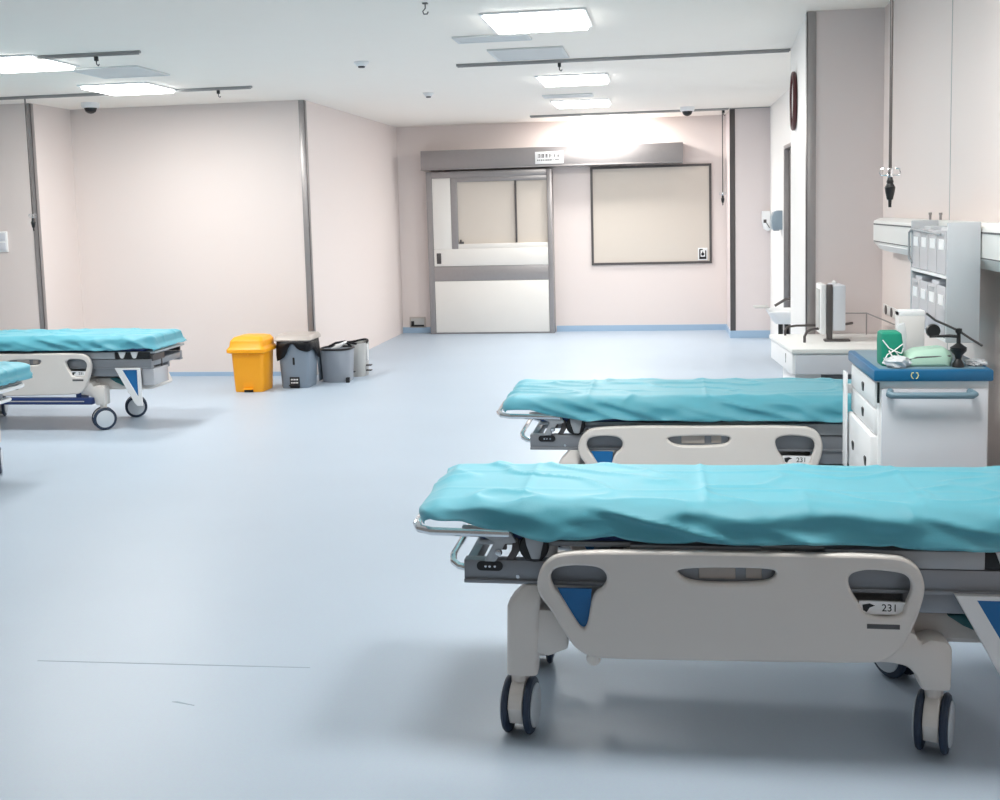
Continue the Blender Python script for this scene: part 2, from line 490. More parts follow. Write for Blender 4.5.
carrier(-.77, 8.54, 'small black hook under the long middle ceiling track')
carrier(-3.79, 7.12, 'small black hook under the nearer left ceiling track')
carrier(-3.83, 9.30, 'small black hook under the farther left ceiling track')
carrier(.72, 13.42, 'tiny black hook at the right end of the back ceiling track')


def detector(x, y, r, label, dark=True):
    t = thing('smoke_detector', label, 'detector', (x, y, HC), 0)
    MB().lathe([(0, -.012), (r, -.012), (r * 1.02, -.006), (r, 0), (0, 0)], (0, 0, 0)).lathe([(0, -.035), (r * .6, -.035), (r * .8, -.02), (r * .85, -.01), (0, -.01)], (0, 0, 0)).build('detector_base', MT['white'], t)
    MB().lathe([(0, -.045), (r * .42, -.045), (r * .5, -.035), (0, -.034)], (0, 0, 0)).build('detector_tip', MT['black'], t)


detector(-2.22, 8.15, .055, 'small round smoke detector on bare ceiling between the two rows of lights')
detector(-2.2, 10.45, .05, 'flat little ceiling detector farther back, near the back-left corner of the corridor')


def dome(x, y, label):
    t = thing('dome_camera', label, 'security camera', (x, y, HC), 0, 'dome cameras')
    MB().lathe([(0, -.05), (.075, -.05), (.085, -.03), (.085, 0), (0, 0)], (0, 0, 0)).build('housing', MT['white'], t)
    MB().lathe([(0, -.105), (.025, -.10), (.048, -.083), (.06, -.05), (0, -.049)], (0, 0, 0)).build('dome_lens', MT['black'], t)


dome(.29, 13.08, 'white dome camera with black lens before the back ceiling track at right')
dome(-5.44, 10.05, 'white dome camera with black lens in the corner of the left bay')

hk = MB().box(-.015, .015, -.015, .015, -.006, 0, .002).tube([(0, 0, -.005), (0, 0, -.03), (-.014, 0, -.045), (-.008, 0, -.06), (.01, 0, -.06), (.016, 0, -.048)], .0035, 8).build('ceiling_hook', MT['darksteel'], None, (-1.27, 6.02, HC))
tag(hk, 'small open metal hook hanging from the ceiling at the top edge', 'hook')


def iv_hanger(x, y, zb, label, s=1.0, z1=HC):
    t = thing('iv_hanger', label, 'drip hanger', (x, y, zb), 0, 'hanging drip hooks')
    MB().tube([(0, 0, .12), (0, 0, z1 - zb)], .006, 10).build('rod', MT['darksteel'], t)
    MB().loft([(z * .63, cx, cy, a * .85, b * .85, c * .85) for z, cx, cy, a, b, c in [(0, 0, 0, .007, .007, .007), (.045, 0, 0, .008, .008, .008), (.05, 0, 0, .014, .014, .013), (.095, 0, 0, .021, .021, .02), (.125, 0, 0, .024, .024, .02), (.15, 0, 0, .014, .014, .012), (.16, 0, 0, .016, .016, .014), (.18, 0, 0, .012, .012, .01), (.2, 0, 0, .009, .009, .008)]], 3).build('lock_knob', MT['black'], t)
    h = MB()
    for sx in (-1, 1): h.tube([(0, 0, .125), (sx * .015, 0, .128), (sx * .033, 0, .126), (sx * .039, 0, .135), (sx * .036, 0, .152), (sx * .02, 0, .155)], .003, 8)
    h.box(-.010, .010, -.010, .010, .118, .155, .003)
    h.build('hook', MT['chrome'], t)


iv_hanger(.895, 4.6, 1.575, 'long drip rod with black lock hanging before the right wall above the bedhead trunking')
iv_hanger(.705, 13.42, 1.6, 'thin distant drip rod hanging beside the dark corner strip at the back wall', z1=HC - .026)
iv_hanger(-5.66, 9.30, 1.53, 'drip rod with black lock hanging in front of the left bay corner strip', z1=HC - .026)

# ------------------------------------------------------------------ left wall socket, low wall socket
so = thing('wall_socket', 'white wall socket box at the left edge above the rear left bed', 'socket', (-6.33, 9.85, 1.43))
MB().box(-.06, .06, -.02, 0, -.1, .1, .006).build('socket_plate', MT['white'], so)
MB().box(-.045, .045, -.024, -.02, -.085, -.01, .003).box(-.045, .045, -.024, -.02, .01, .085, .003).build('socket_insert', MT['cartgrey'], so)
so = thing('floor_socket', 'low recessed wall socket near the floor left of the grey door', 'socket', (-3.275, 14.4, .14))
MB().box(-.11, .11, -.015, 0, -.075, .075, .005).build('socket_plate', MT['lidgrey'], so)
MB().box(-.09, .09, -.018, -.014, -.055, .055, .002).build('socket_recess', MT['grey3'], so)
MB().box(-.09, .09, -.022, -.016, -.055, -.03, .002).box(-.085, -.045, -.03, -.016, -.05, .02, .004).build('plug', MT['black'], so)

# ------------------------------------------------------------------ wall clock (seen edge-on) and dispensers
ck = thing('wall_clock', 'round dark red rimmed wall clock seen edge-on on the white pier', 'clock', (.924, 8.02, 2.31), -math.atan(.087 / 1.65))
MB().lathe([(0, 0), (.19, 0), (.203, -.008), (.203, -.024), (.19, -.032), (.18, -.028), (.18, -.014), (0, -.014)], (0, 0, 0), 'x', 36).build('rim', MT['clockred'], ck)
MB().lathe([(0, -.016), (.18, -.016), (.18, -.013), (0, -.013)], (0, 0, 0), 'x', 36).build('dial', MT['white'], ck)
MB().box(-.019, -.017, -.006, .006, 0, .13).box(-.021, -.019, -.1, 0, -.005, .005).build('hands', MT['black'], ck)

dp = thing('soap_dispenser', 'blue-grey round-topped dispenser on the white wall beside the dark doorway', 'dispenser', (1.26, 12.2, 1.325))
MB().prism([(0, 0), (-.10, 0), (-.11, .05), (-.11, .14), (-.09, .19), (-.05, .205), (0, .205)], -.09, .09, .006).build('body', MT['disp'], dp)
MB().box(-.09, -.03, -.05, .05, -.012, .004, .004).build('nozzle', MT['grey2'], dp)
dp = thing('hand_dryer', 'white wall unit with a dark sensor left of the blue-grey dispenser', 'dispenser', (1.21, 13.5, 1.28))
MB().prism([(-.05, .24), (.05, .24), (.05, .02), (.02, 0), (-.03, .03), (-.05, .12)], -.10, 0, .008).build('body', MT['white'], dp)
MB().box(-.035, .0, -.106, -.1, .10, .14, .003).build('sensor', MT['darksteel'], dp)
MB().tube([(.0, -.104, .1), (.035, -.104, .04)], .005, 6).build('lever', MT['slot'], dp)

# basin-like wall unit beyond the counter
wu = thing('wall_basin', 'small white wall basin with arched dark tap behind the counter', 'basin', (1.26, 9.5, .60))
MB().loft([(.0, -.22, 0, .12, .12, .05), (.05, -.20, 0, .17, .18, .06), (.10, -.20, 0, .198, .21, .06), (.11, -.20, 0, .198, .21, .06), (.08, -.20, 0, .17, .185, .05)], 5).build('bowl', MT['white'], wu)
MB().tube([(-.12, .05, .10), (-.12, .05, .16), (-.16, .05, .20), (-.24, .05, .195), (-.33, .05, .14)], .012, 8).build('tap', MT['darksteel'], wu)
MB().tube([(-.29, -.03, .02), (-.29, -.03, -.12)], .02, 8).tube([(-.24, .04, .02), (-.22, .04, -.12)], .016, 8).tube([(-.20, .0, .02), (-.18, .0, -.14)], .016, 8).build('drain_hose', MT['black'], wu)
MB().box(-.50, -.38, -.01, .19, .125, .135, .002).build('side_shelf', MT['grey3'], wu)

# ------------------------------------------------------------------ bedhead service unit on the right wall
bu = thing('bedhead_unit', 'long white horizontal service trunking along the right wall at chest height', 'bedhead panel', (1.306, 0, 0))
MB().prism([(0, 1.505), (-.07, 1.505), (-.105, 1.49), (-.108, 1.475), (-.108, 1.37), (-.07, 1.325), (0, 1.325)], -2.0, 6.62, .003).build('trunking', MT['unitwhite'], bu)
MB().box(-.111, -.107, -2.0, 6.6, 1.468, 1.474).box(-.110, -.106, -2.0, 6.6, 1.372, 1.376).build('groove', MT['slot'], bu)
MB().prism([(-.098, 1.36), (-.066, 1.325), (-.07, 1.321), (-.102, 1.356)], 5.75, 6.5).build('under_lamp', MT['white'], bu)
for yy in (5.55, 5.35):
    MB().tube([(-.04, yy, 1.5), (-.04, yy, 1.53)], .006, 8).lathe([(0, 1.53), (.008, 1.53), (.008, 1.54), (0, 1.54)], (-.04, yy, 0), 'z', 10).build('gas_pin', MT['steel'], bu)
sk = MB().box(-.012, 0, -.17, .17, -.03, .03, .006)
so = thing('wall_socket', 'pale socket strip with two dark rings low on the right wall behind the cart', 'socket', (1.31, 6.68, .96))
sk.build('socket_plate', MT['carton'], so)
for yy in (-.09, .07):
    MB().lathe([(.018, -.016), (.027, -.016), (.027, -.01), (.018, -.01)], (0, yy, 0), 'x', 18).build('socket_ring', MT['darksteel'], so)

# infusion holder rack hung on the unit
hr = thing('document_rack', 'tall grey rack with clear pockets hung on the bedhead trunking', 'rack', (1.196, 4.42, 1.05))
MB().box(-.123, -.002, 0, .018, 0, .462, .003).build('end_panel', MT['holder'], hr)
MB().box(-.123, -.002, .62, .632, .05, .462, .003).build('end_panel', MT['holder'], hr)
MB().box(-.012, -.002, .018, .62, .0, .462).build('back_panel', MT['unitwhite'], hr)
MB().box(-.122, -.012, .018, .62, .245, .258).box(-.122, -.012, .018, .62, 0.0, .012).build('shelf', MT['white'], hr)
MB().tube([(-.124, .60, .28), (-.130, .635, .30), (-.130, .635, .41), (-.127, .60, .425), (-.126, .10, .415)], .005, 8).build('retaining_wire', MT['beamlight'], hr)
for lv, (z, hh) in enumerate(((.26, .17), (.014, .20))):
    for k in range(4):
        y0 = .03 + k * .147
        p = MB().box(-.122, -.119, y0, y0 + .138, z, z + hh).box(-.119, -.014, y0, y0 + .003, z, z + hh).box(-.119, -.014, y0 + .135, y0 + .138, z, z + hh).build('pocket', MT['clear'], hr)
        MB().box(-.1235, -.122, y0 + .03, y0 + .108, z + hh - .075, z + hh - .035).build('pocket_tag', MT['white'], p)
        if k % 2 == lv: MB().box(-.1235, -.122, y0 + .03, y0 + .108, z + hh - .028, z + hh - .012).build('pocket_strip', MT['beamlight'], p)
    for k in range(4):
        y0 = .03 + k * .147
        MB().box(-.11, -.03, y0 + .01, y0 + .126, z, z + hh + .012 - .03 * ((k + lv) % 2), .004).build('folded_pack', MT['cartgrey'] if lv else MT['holder'], hr)

# ------------------------------------------------------------------ counter with rails and terminal
ct = thing('wall_counter', 'white counter cabinet with grey front against the mauve bay end wall', 'counter', (0, 0, 0))
MB().prism([(.70, 6.22), (1.305, 6.22), (1.305, 6.925), (.652, 6.925)], .655, .775, .003, axis='z').build('cabinet', MT['white'], ct)
MB().prism([(.695, 6.20), (1.306, 6.20), (1.306, 6.93), (.640, 6.93)], .775, .80, .004, axis='z').build('worktop', MT['unitwhite'], ct)
MB().box(.715, 1.30, 6.205, 6.22, .66, .765, .003).build('front_panel', MT['cartgrey'], ct)
MB().box(.72, .86, 6.26, 6.9, 0, .655, .003).build('pedestal', MT['white'], ct)
MB().box(.86, 1.305, 6.6, 6.9, 0, .655, .003).build('back_panel', MT['grey2'], ct)
MB().tube([(.70, 6.42, .70), (.688, 6.42, .70), (.688, 6.42, .745), (.70, 6.42, .745)], .006, 8).build('handle', MT['darksteel'], ct)
gr = MB()
gr.tube([(.80, 6.50, .80), (.80, 6.50, .835), (.815, 6.52, .86), (.84, 6.55, .868), (1.13, 6.90, .868)], .008, 8)
gr.build('guard_rail', MT['darksteel'], ct)
MB().tube([(.73, 6.86, .80), (.73, 6.86, .83), (.745, 6.88, .85), (.80, 6.9, .855), (.93, 6.91, .855)], .007, 8).build('guard_rail', MT['darksteel'], ct)
MB().tube([(1.05, 6.88, .93), (1.21, 6.88, .93), (1.295, 6.5, .90)], .004, 8).tube([(1.21, 6.88, .80), (1.21, 6.88, .93)], .004, 8).build('wire_rail', MT['steel'], ct)

tm = thing('medical_terminal', 'white upright terminal on a dark grey post standing on the counter', 'monitor', (.95, 6.60, .80))
MB().box(-.02, .012, -.06, -.03, 0, .33, .004).box(-.035, .11, -.075, -.02, 0, .012, .004).build('stand', MT['darksteel'], tm)
MB().box(.012, .085, -.06, .16, .06, .325, .01).build('body', MT['cartgrey'], tm)
MB().box(-.055, -.02, -.05, .14, .04, .33, .008).build('screen_bezel', MT['white'], tm)
MB().box(-.059, -.055, -.03, .12, .07, .30, .001).build('screen', MT['grey3'], tm)
MB().lathe([(0, .325), (.012, .327), (.014, .34), (0, .35)], (.03, .02, 0), 'z', 12).build('knob', MT['white'], tm)

# ------------------------------------------------------------------ medical cart
mc = thing('medical_cart', 'white medical drawer cart with blue top between the two right beds', 'cart', (.993, 4.55, 0))
mc.scale.z = .98
HX, HY = .205, .285
MB().box(-HX + .01, HX - .005, -HY + .012, HY - .01, .14, .945, .006).build('body', MT['white'], mc)
MB().box(-HX + .02, HX - .012, -HY + .002, -HY + .012, .17, .915, .003).build('end_panel', MT['cartgrey'], mc)
MB().box(-HX + .004, -HX + .012, -HY + .002, -HY + .012, .86, .94).build('hinge_gap', MT['black'], mc)
tp = MB().box(-HX - .012, HX + .006, -HY - .012, HY + .004, .945, .99, .008).build('top', MT['bluetop'], mc)
MB().box(-HX + .012, HX - .015, -HY + .012, HY - .02, .989, .9915, .001).build('top_mat', MT['handle'], tp)
em = MB()
for sx in (-1, 1):
    em.tube([(sx * .004, -HY - .0125, .979), (sx * .010, -HY - .0125, .979), (sx * .013, -HY - .0125, .969), (sx * .009, -HY - .0125, .959), (sx * .004, -HY - .0125, .957)], .002, 6)
em.build('emblem', MT['emblem'], tp, (-.07, 0, 0))
MB().tube([(-.155, -HY + .004, .905), (-.165, -HY - .03, .90), (-.155, -HY - .035, .895), (.13, -HY - .035, .895), (.14, -HY - .03, .90), (.13, -HY + .004, .905)], .013, 12).build('push_handle', MT['handle'], mc)
zz = .935
for i, h in enumerate((.105, .105, .24, .24)):
    o = .012 if i < 2 else .026
    dr = MB().box(-HX - o + .01, -HX + .016, -HY + .03, HY - .02, zz - h + .006, zz, .008).build('drawer', MT['white'], mc)
    for yy in ((-.02,) if i < 2 else (-.16, .12)):
        MB().loft([(-.018, 0, 0, .003, .012, .003), (.012, 0, 0, .005, .02, .004), (.018, 0, 0, .004, .012, .003)], 3).build('drawer_latch', MT['black'], dr, (-HX - o + .01, yy, zz - h * .5))
    zz -= h
MB().box(-HX - .03, -HX - .022, HY - .06, HY + .02, .48, .90, .003).box(-HX - .03, -HX + .02, HY + .0, HY + .02, .80, .84, .003).build('side_flap', MT['white'], mc)
for sx in (-1, 1):
    for sy in (-1, 1):
        c = MB().box(-.015, .015, -.02, .02, .06, .14, .004).build('caster', MT['grey2'], mc, (sx * .15, sy * .22, 0))
        MB().lathe([(0, -.014), (.045, -.014), (.05, -.008), (.05, .008), (.045, .014), (0, .014)], (0, 0, .05), 'x', 20).build('wheel', MT['tyre'], c)
MB().box(-HX + .02, HX - .02, -HY + .03, HY - .03, .10, .14, .004).build('base_plate', MT['grey2'], mc)

ZT = .972
gb = thing('green_cloth_pack', 'green cloth pack tied with white string at the left of the blue cart top', 'cloth pack', (.862, 4.40, ZT))
MB().loft([(0, 0, 0, .038, .05, .008), (.01, 0, 0, .04, .053, .01), (.09, -.001, .002, .04, .052, .01), (.122, -.002, .004, .037, .05, .01), (.128, -.002, .004, .03, .043, .01)], 4).build('cloth', MT['green'], gb)
MB().tube([(-.038, -.054, .01), (-.02, -.057, .045), (.005, -.057, .06), (.036, -.056, .085)], .0025, 6).tube([(.036, -.054, .02), (.01, -.058, .055), (-.015, -.057, .07), (-.037, -.05, .1)], .0025, 6).tube([(-.015, -.057, .06), (.0, -.068, .03), (-.01, -.07, .006)], .003, 6).tube([(.0, -.057, .06), (.03, -.066, .05), (.035, -.068, .07)], .0025, 6).build('string', MT['white'], gb)
bx = thing('carton', 'tall pale plain carton standing behind the green pack on the cart', 'carton', (.985, 4.64, ZT))
MB().box(-.05, .05, -.035, .035, 0, .185, .003).build('carton_body', MT['carton'], bx)
MB().box(-.05, .05, -.036, .036, .165, .187, .002).build('carton_flap', MT['white'], bx)
tr = thing('film_sleeve', 'clear bent plastic sleeve leaning against the pale carton', 'sleeve', (.925, 4.52, ZT))
MB().prism([(-.018, 0), (.018, 0), (.022, .10), (.014, .15), (-.012, .14), (-.022, .06)], -.012, .012, .005).build('sleeve', MT['film'], tr)
mb = MB()
mb.loft([(0, 0, 0, .078, .055, .02), (.006, 0, 0, .086, .062, .028), (.036, .003, 0, .09, .062, .03), (.056, .006, 0, .08, .054, .03), (.066, .008, .0, .064, .042, .02)], 5)
for v in mb.bm.verts:
    v.co += Vector((0, 0, .012 * noise.noise(v.co * 22) if v.co.z > .004 else 0)); v.co.z -= max(0, (-.03 - v.co.x)) * .25 * (1 if v.co.z > .01 else 0)
mp = mb.build('mint_pouch', MT['mint'], None, (.988, 4.385, ZT)); tag(mp, 'mint green soft pouch lying at the front of the blue cart top', 'pouch')
fold = MB().tube([(-.075, -.058, .026), (-.04, -.061, .036), (.02, -.06, .038), (.08, -.055, .04)], .003, 6).build('pouch_seam', MT['slot'], mp)
cf = MB().blob((0, 0, .018), (.045, .035, .026), .6, 9, 2.0, 3, -.018).build('crumpled_film', MT['film'], None, (.872, 4.312, ZT))
tag(cf, 'crumpled white film wrapper between the green pack and mint pouch', 'wrapper')
c2 = MB().blob((0, 0, .008), (.036, .04, .016), .6, 9, 5.0, 3, -.008).build('crumpled_film', MT['film'], None, (1.168, 4.36, ZT))
tag(c2, 'flat clear film wrapper at the right end of the cart top', 'wrapper')
ps = thing('clamp_stand', 'black hourglass-shaped stand with a thin slanting rod on the cart top', 'stand', (1.092, 4.315, ZT))
MB().lathe([(0, 0), (.022, 0), (.02, .012), (.011, .03), (.014, .045), (.028, .06), (.03, .068), (0, .07)], (0, 0, 0), 'z', 20).build('base', MT['black'], ps)
MB().lathe([(0, .068), (.028, .068), (.03, .074), (.018, .082), (.008, .09), (.007, .125), (.012, .132), (.012, .145), (0, .148)], (0, 0, 0), 'z', 16).build('neck', MT['black'], ps)
MB().tube([(-.118, .0, .205), (-.085, .0, .178), (0, .0, .137), (.045, .0, .105), (.085, .0, .08)], .0045, 8).build('rod', MT['darksteel'], ps)
MB().tube([(0, .0, .115), (-.03, .01, .117), (-.10, .02, .113)], [.006, .006, .004], 8).build('arm', MT['black'], ps)
MB().lathe([(0, -.014), (.024, -.014), (.027, 0), (.024, .014), (0, .014)], (-.085, .03, .135), 'y', 18).build('clamp_disc', MT['black'], ps)

# ------------------------------------------------------------------ bins
yb = thing('pedal_bin', 'amber yellow pedal bin with flared lid at the left of the bin row', 'bin', (-3.792, 9.71, 0), 0)
MB().loft([(0, 0, 0, .155, .16, .03), (.02, 0, 0, .16, .165, .035), (.36, 0, 0, .178, .18, .035), (.38, 0, 0, .178, .18, .035)], 4).build('body', MT['yellow'], yb)
MB().loft([(.36, 0, -.01, .185, .19, .03), (.372, 0, -.015, .215, .215, .04), (.40, 0, -.015, .215, .215, .04), (.425, 0, -.01, .19, .195, .035), (.475, 0, 0, .185, .19, .04), (.505, 0, .01, .16, .165, .05), (.515, 0, .015, .11, .12, .05)], 4).build('lid', MT['yellow'], yb)
pd = MB().box(-.055, .055, -.205, -.15, .025, .035, .004).box(-.06, .06, -.168, -.155, .03, .115, .006).build('pedal', MT['yellow'], yb)
MB().box(-.05, .05, -.1665, -.15, .0, .026, .002).build('pedal_slot', MT['black'], yb)
MB().box(-.02, .02, -.192, -.175, .335, .36, .004).build('latch', MT['yellow'], yb)

gb = thing('pedal_bin', 'slate grey square pedal bin with black bag spilling under its raised lid', 'bin', (-3.425, 9.93, 0), 0)
MB().loft([(0, 0, 0, .15, .15, .03), (.02, 0, 0, .155, .155, .035), (.44, 0, 0, .18, .175, .035)], 4).build('body', MT['grey'], gb)
MB().loft([(.445, .0, 0, .195, .195, .03), (.455, .0, 0, .21, .20, .03), (.475, .0, .01, .205, .195, .03), (.50, .0, .02, .185, .17, .03)], 4).build('lid', MT['lidgrey'], gb)
bgm = MB()
n = 60; rings = []
t = bmesh.new()
def rr_pt(a, hx, hy):
    c, s_ = math.cos(a), math.sin(a); k = (abs(c) ** 6 + abs(s_) ** 6) ** (-1 / 6); return hx * c * k, hy * s_ * k
for q, (zf, off) in enumerate(((0, .016), (.35, .022), (.7, .026), (1, .020))):
    ring = []
    for k in range(n):
        a = 2 * PI * k / n
        px, py = rr_pt(a, .182 + off, .178 + off)
        lobes = .10 + .09 * max(0, math.sin(2 * (a + .1)) * 1.0) + .03 * noise.noise(Vector((a * 2, 0, 3)))
        front = max(0, -math.sin(a))
        cut = 1 - .75 * math.exp(-((a - 1.5 * PI) / .28) ** 2)
        z = .447 - zf * lobes * cut
        wv = .006 * noise.noise(Vector((a * 7, zf * 2, 1)))
        ring.append(t.verts.new((px * (1 + wv * 4), py * (1 + wv * 4), z)))
    rings.append(ring)
for a, b in zip(rings, rings[1:]):
    for i in range(n): t.faces.new((a[i], a[(i + 1) % n], b[(i + 1) % n], b[i]))
bgm._take(t)
bo = bgm.build('bin_bag', MT['bag'], None); bo.parent = gb
md = bo.modifiers.new('thickness', 'SOLIDIFY'); md.thickness = .004; md.offset = 1
pd = MB().box(-.055, .055, -.166, -.15, .0, .105, .004).box(-.055, .055, -.20, -.16, .025, .035, .003).build('pedal', MT['black'], gb)
tx = MB()
for r_ in range(2):
    for k in range(5): tx.box(-.04 + k * .017, -.028 + k * .017, -.168, -.166, .075 - r_ * .03, .088 - r_ * .03)
tx.build('pedal_print', MT['white'], pd)
MB().box(-.012, .012, -.17, -.155, .22, .29, .004).build('latch', MT['black'], gb)


def round_bin(loc, hx, hy, h, m, label, lidm, tilt):
    t = thing('waste_bin', label, 'bin', loc, tilt, None)
    MB().loft([(0, 0, 0, hx * .88, hy * .88, hx * .6), (.015, 0, 0, hx * .9, hy * .9, hx * .6), (h, 0, 0, hx, hy, hx * .62)], 8, True, False).loft([(h, 0, 0, hx, hy, hx * .62), (h, 0, 0, hx * .94, hy * .94, hx * .58), (.03, 0, 0, hx * .84, hy * .84, hx * .55)], 8, False, True).build('body', m, t)
    return t


for o in (yb, gb): o.scale = (.86, .86, 1)
b3 = round_bin((-3.145, 10.26, 0), .15, .15, .315, MT['grey2'], 'mid grey rounded bin with black rim and white lid flap', MT['black'], 0)
MB().loft([(.308, 0, 0, .153, .153, .095), (.31, 0, 0, .158, .158, .1), (.326, 0, 0, .156, .156, .1), (.326, 0, 0, .14, .14, .09), (.31, 0, 0, .14, .14, .09)], 8, False, False).build('rim', MT['black'], b3)
MB().prism([(-.05, .32), (.04, .325), (.10, .375), (.085, .385), (.02, .36)], -.06, .03, .006).build('lid_flap', MT['white'], b3)
MB().tube([(-.10, .04, .325), (-.03, .06, .36), (.06, .07, .372), (.12, .05, .335)], .012, 8).build('bag_edge', MT['bag'], b3)
MB().box(.12, .155, -.155, -.12, .0, .05, .004).build('pedal', MT['black'], b3)
MB().prism([(-.165, 0.01), (-.153, 0.01), (-.158, .30), (-.178, .30)], -.10, .10, .005).build('side_flap', MT['grey'], b3)
b4 = round_bin((-2.93, 10.47 - .12, 0), .115, .13, .335, MT['grey3'], 'light grey rounded bin at the right end of the bin row', MT['black'], 0)
b4.location = (-3.05, 10.60, 0)
MB().tube([(.115 * math.cos(a), .13 * math.sin(a), .338 + .012 * math.sin(2 * a)) for a in [2 * PI * k / 24 for k in range(25)]], .011, 8).build('bag_edge', MT['bag'], b4)
MB().box(-.02, .02, -.16, -.12, .05, .06, .003).box(.105, .16, -.05, .0, .10, .112, .003).box(.105, .16, -.05, .0, .05, .06, .003).build('pedal', MT['black'], b4)
MB().box(.112, .126, -.03, .0, .15, .31, .004).build('hinge_strip', MT['white'], b4)

# ------------------------------------------------------------------ the stretchers
OUTER = [(-0.537, 0.491), (-0.527, 0.535), (-0.502, 0.57), (-0.463, 0.59), (-0.349, 0.597), (-0.056, 0.601), (0.229, 0.602), (0.479, 0.602), (0.521, 0.592), (0.551, 0.569), (0.566, 0.529), (0.568, 0.496), (0.555, 0.443), (0.534, 0.383), (0.507, 0.331), (0.466, 0.294), (0.427, 0.283), (0.173, 0.277), (-0.117, 0.271), (-0.354, 0.268), (-0.396, 0.278), (-0.429, 0.301), (-0.464, 0.356), (-0.496, 0.415), (-0.529, 0.454)]
HOLE1 = [(-0.497, 0.511), (-0.488, 0.536), (-0.464, 0.547), (-0.409, 0.553), (-0.35, 0.548), (-0.329, 0.53), (-0.327, 0.506), (-0.342, 0.484), (-0.36, 0.474), (-0.375, 0.446), (-0.387, 0.368), (-0.404, 0.355), (-0.43, 0.395), (-0.465, 0.456), (-0.486, 0.48)]
SLOT = [(-0.125, 0.546), (-0.056, 0.553), (0.059, 0.556), (0.15, 0.554), (0.16, 0.542), (0.15, 0.524), (0.124, 0.514), (0.044, 0.508), (-0.042, 0.507), (-0.091, 0.513), (-0.118, 0.53)]
HOLE2 = [(0.358, 0.52), (0.361, 0.541), (0.379, 0.552), (0.419, 0.56), (0.505, 0.552), (0.527, 0.536), (0.534, 0.51), (0.527, 0.483), (0.517, 0.459), (0.506, 0.42), (0.406, 0.42), (0.392, 0.456), (0.37, 0.488)]
SLIT = [(0.41, 0.41), (0.503, 0.41), (0.499, 0.395), (0.412, 0.395)]


def make_caster(parent, x, y, rz):
    c = MB()
    # centre fender between the two discs, and the stem into the leg
    prof = [(.083 * math.cos(a), .087 + .083 * math.sin(a)) for a in [math.radians(d) for d in range(-70, 181, 14)]]
    c.prism([(a, b) for a, b in prof] + [(-.06, .05), (-.02, .05)], -.0215, .0215, .003, axis='x')
    c.lathe([(0, .16), (.026, .16), (.026, .20), (0, .20)], (0, 0, 0), 'z', 16)
    o = c.build('caster', MT['abs_'], parent, (x, y, 0)); o.rotation_euler = (0, 0, rz)
    for sx in (-1, 1):
        h = sx * .034
        wl = MB().lathe([(0, -.012), (.07, -.012), (.082, -.009), (.087, -.003), (.087, .003), (.082, .009), (.07, .012), (0, .012)], (h, 0, .087), 'x', 32).build('wheel', MT['tyre'], o)
    for sx in (-1, 1):
        MB().lathe([(0, -.004), (.058, -.004), (.066, -.001), (.066, .003), (0, .003)] if sx < 0 else [(0, -.003), (.066, -.003), (.066, .001), (.058, .004), (0, .004)], (sx * .0485, 0, .087), 'x', 28).build('hub_cap', MT['hub'], o)
    return o


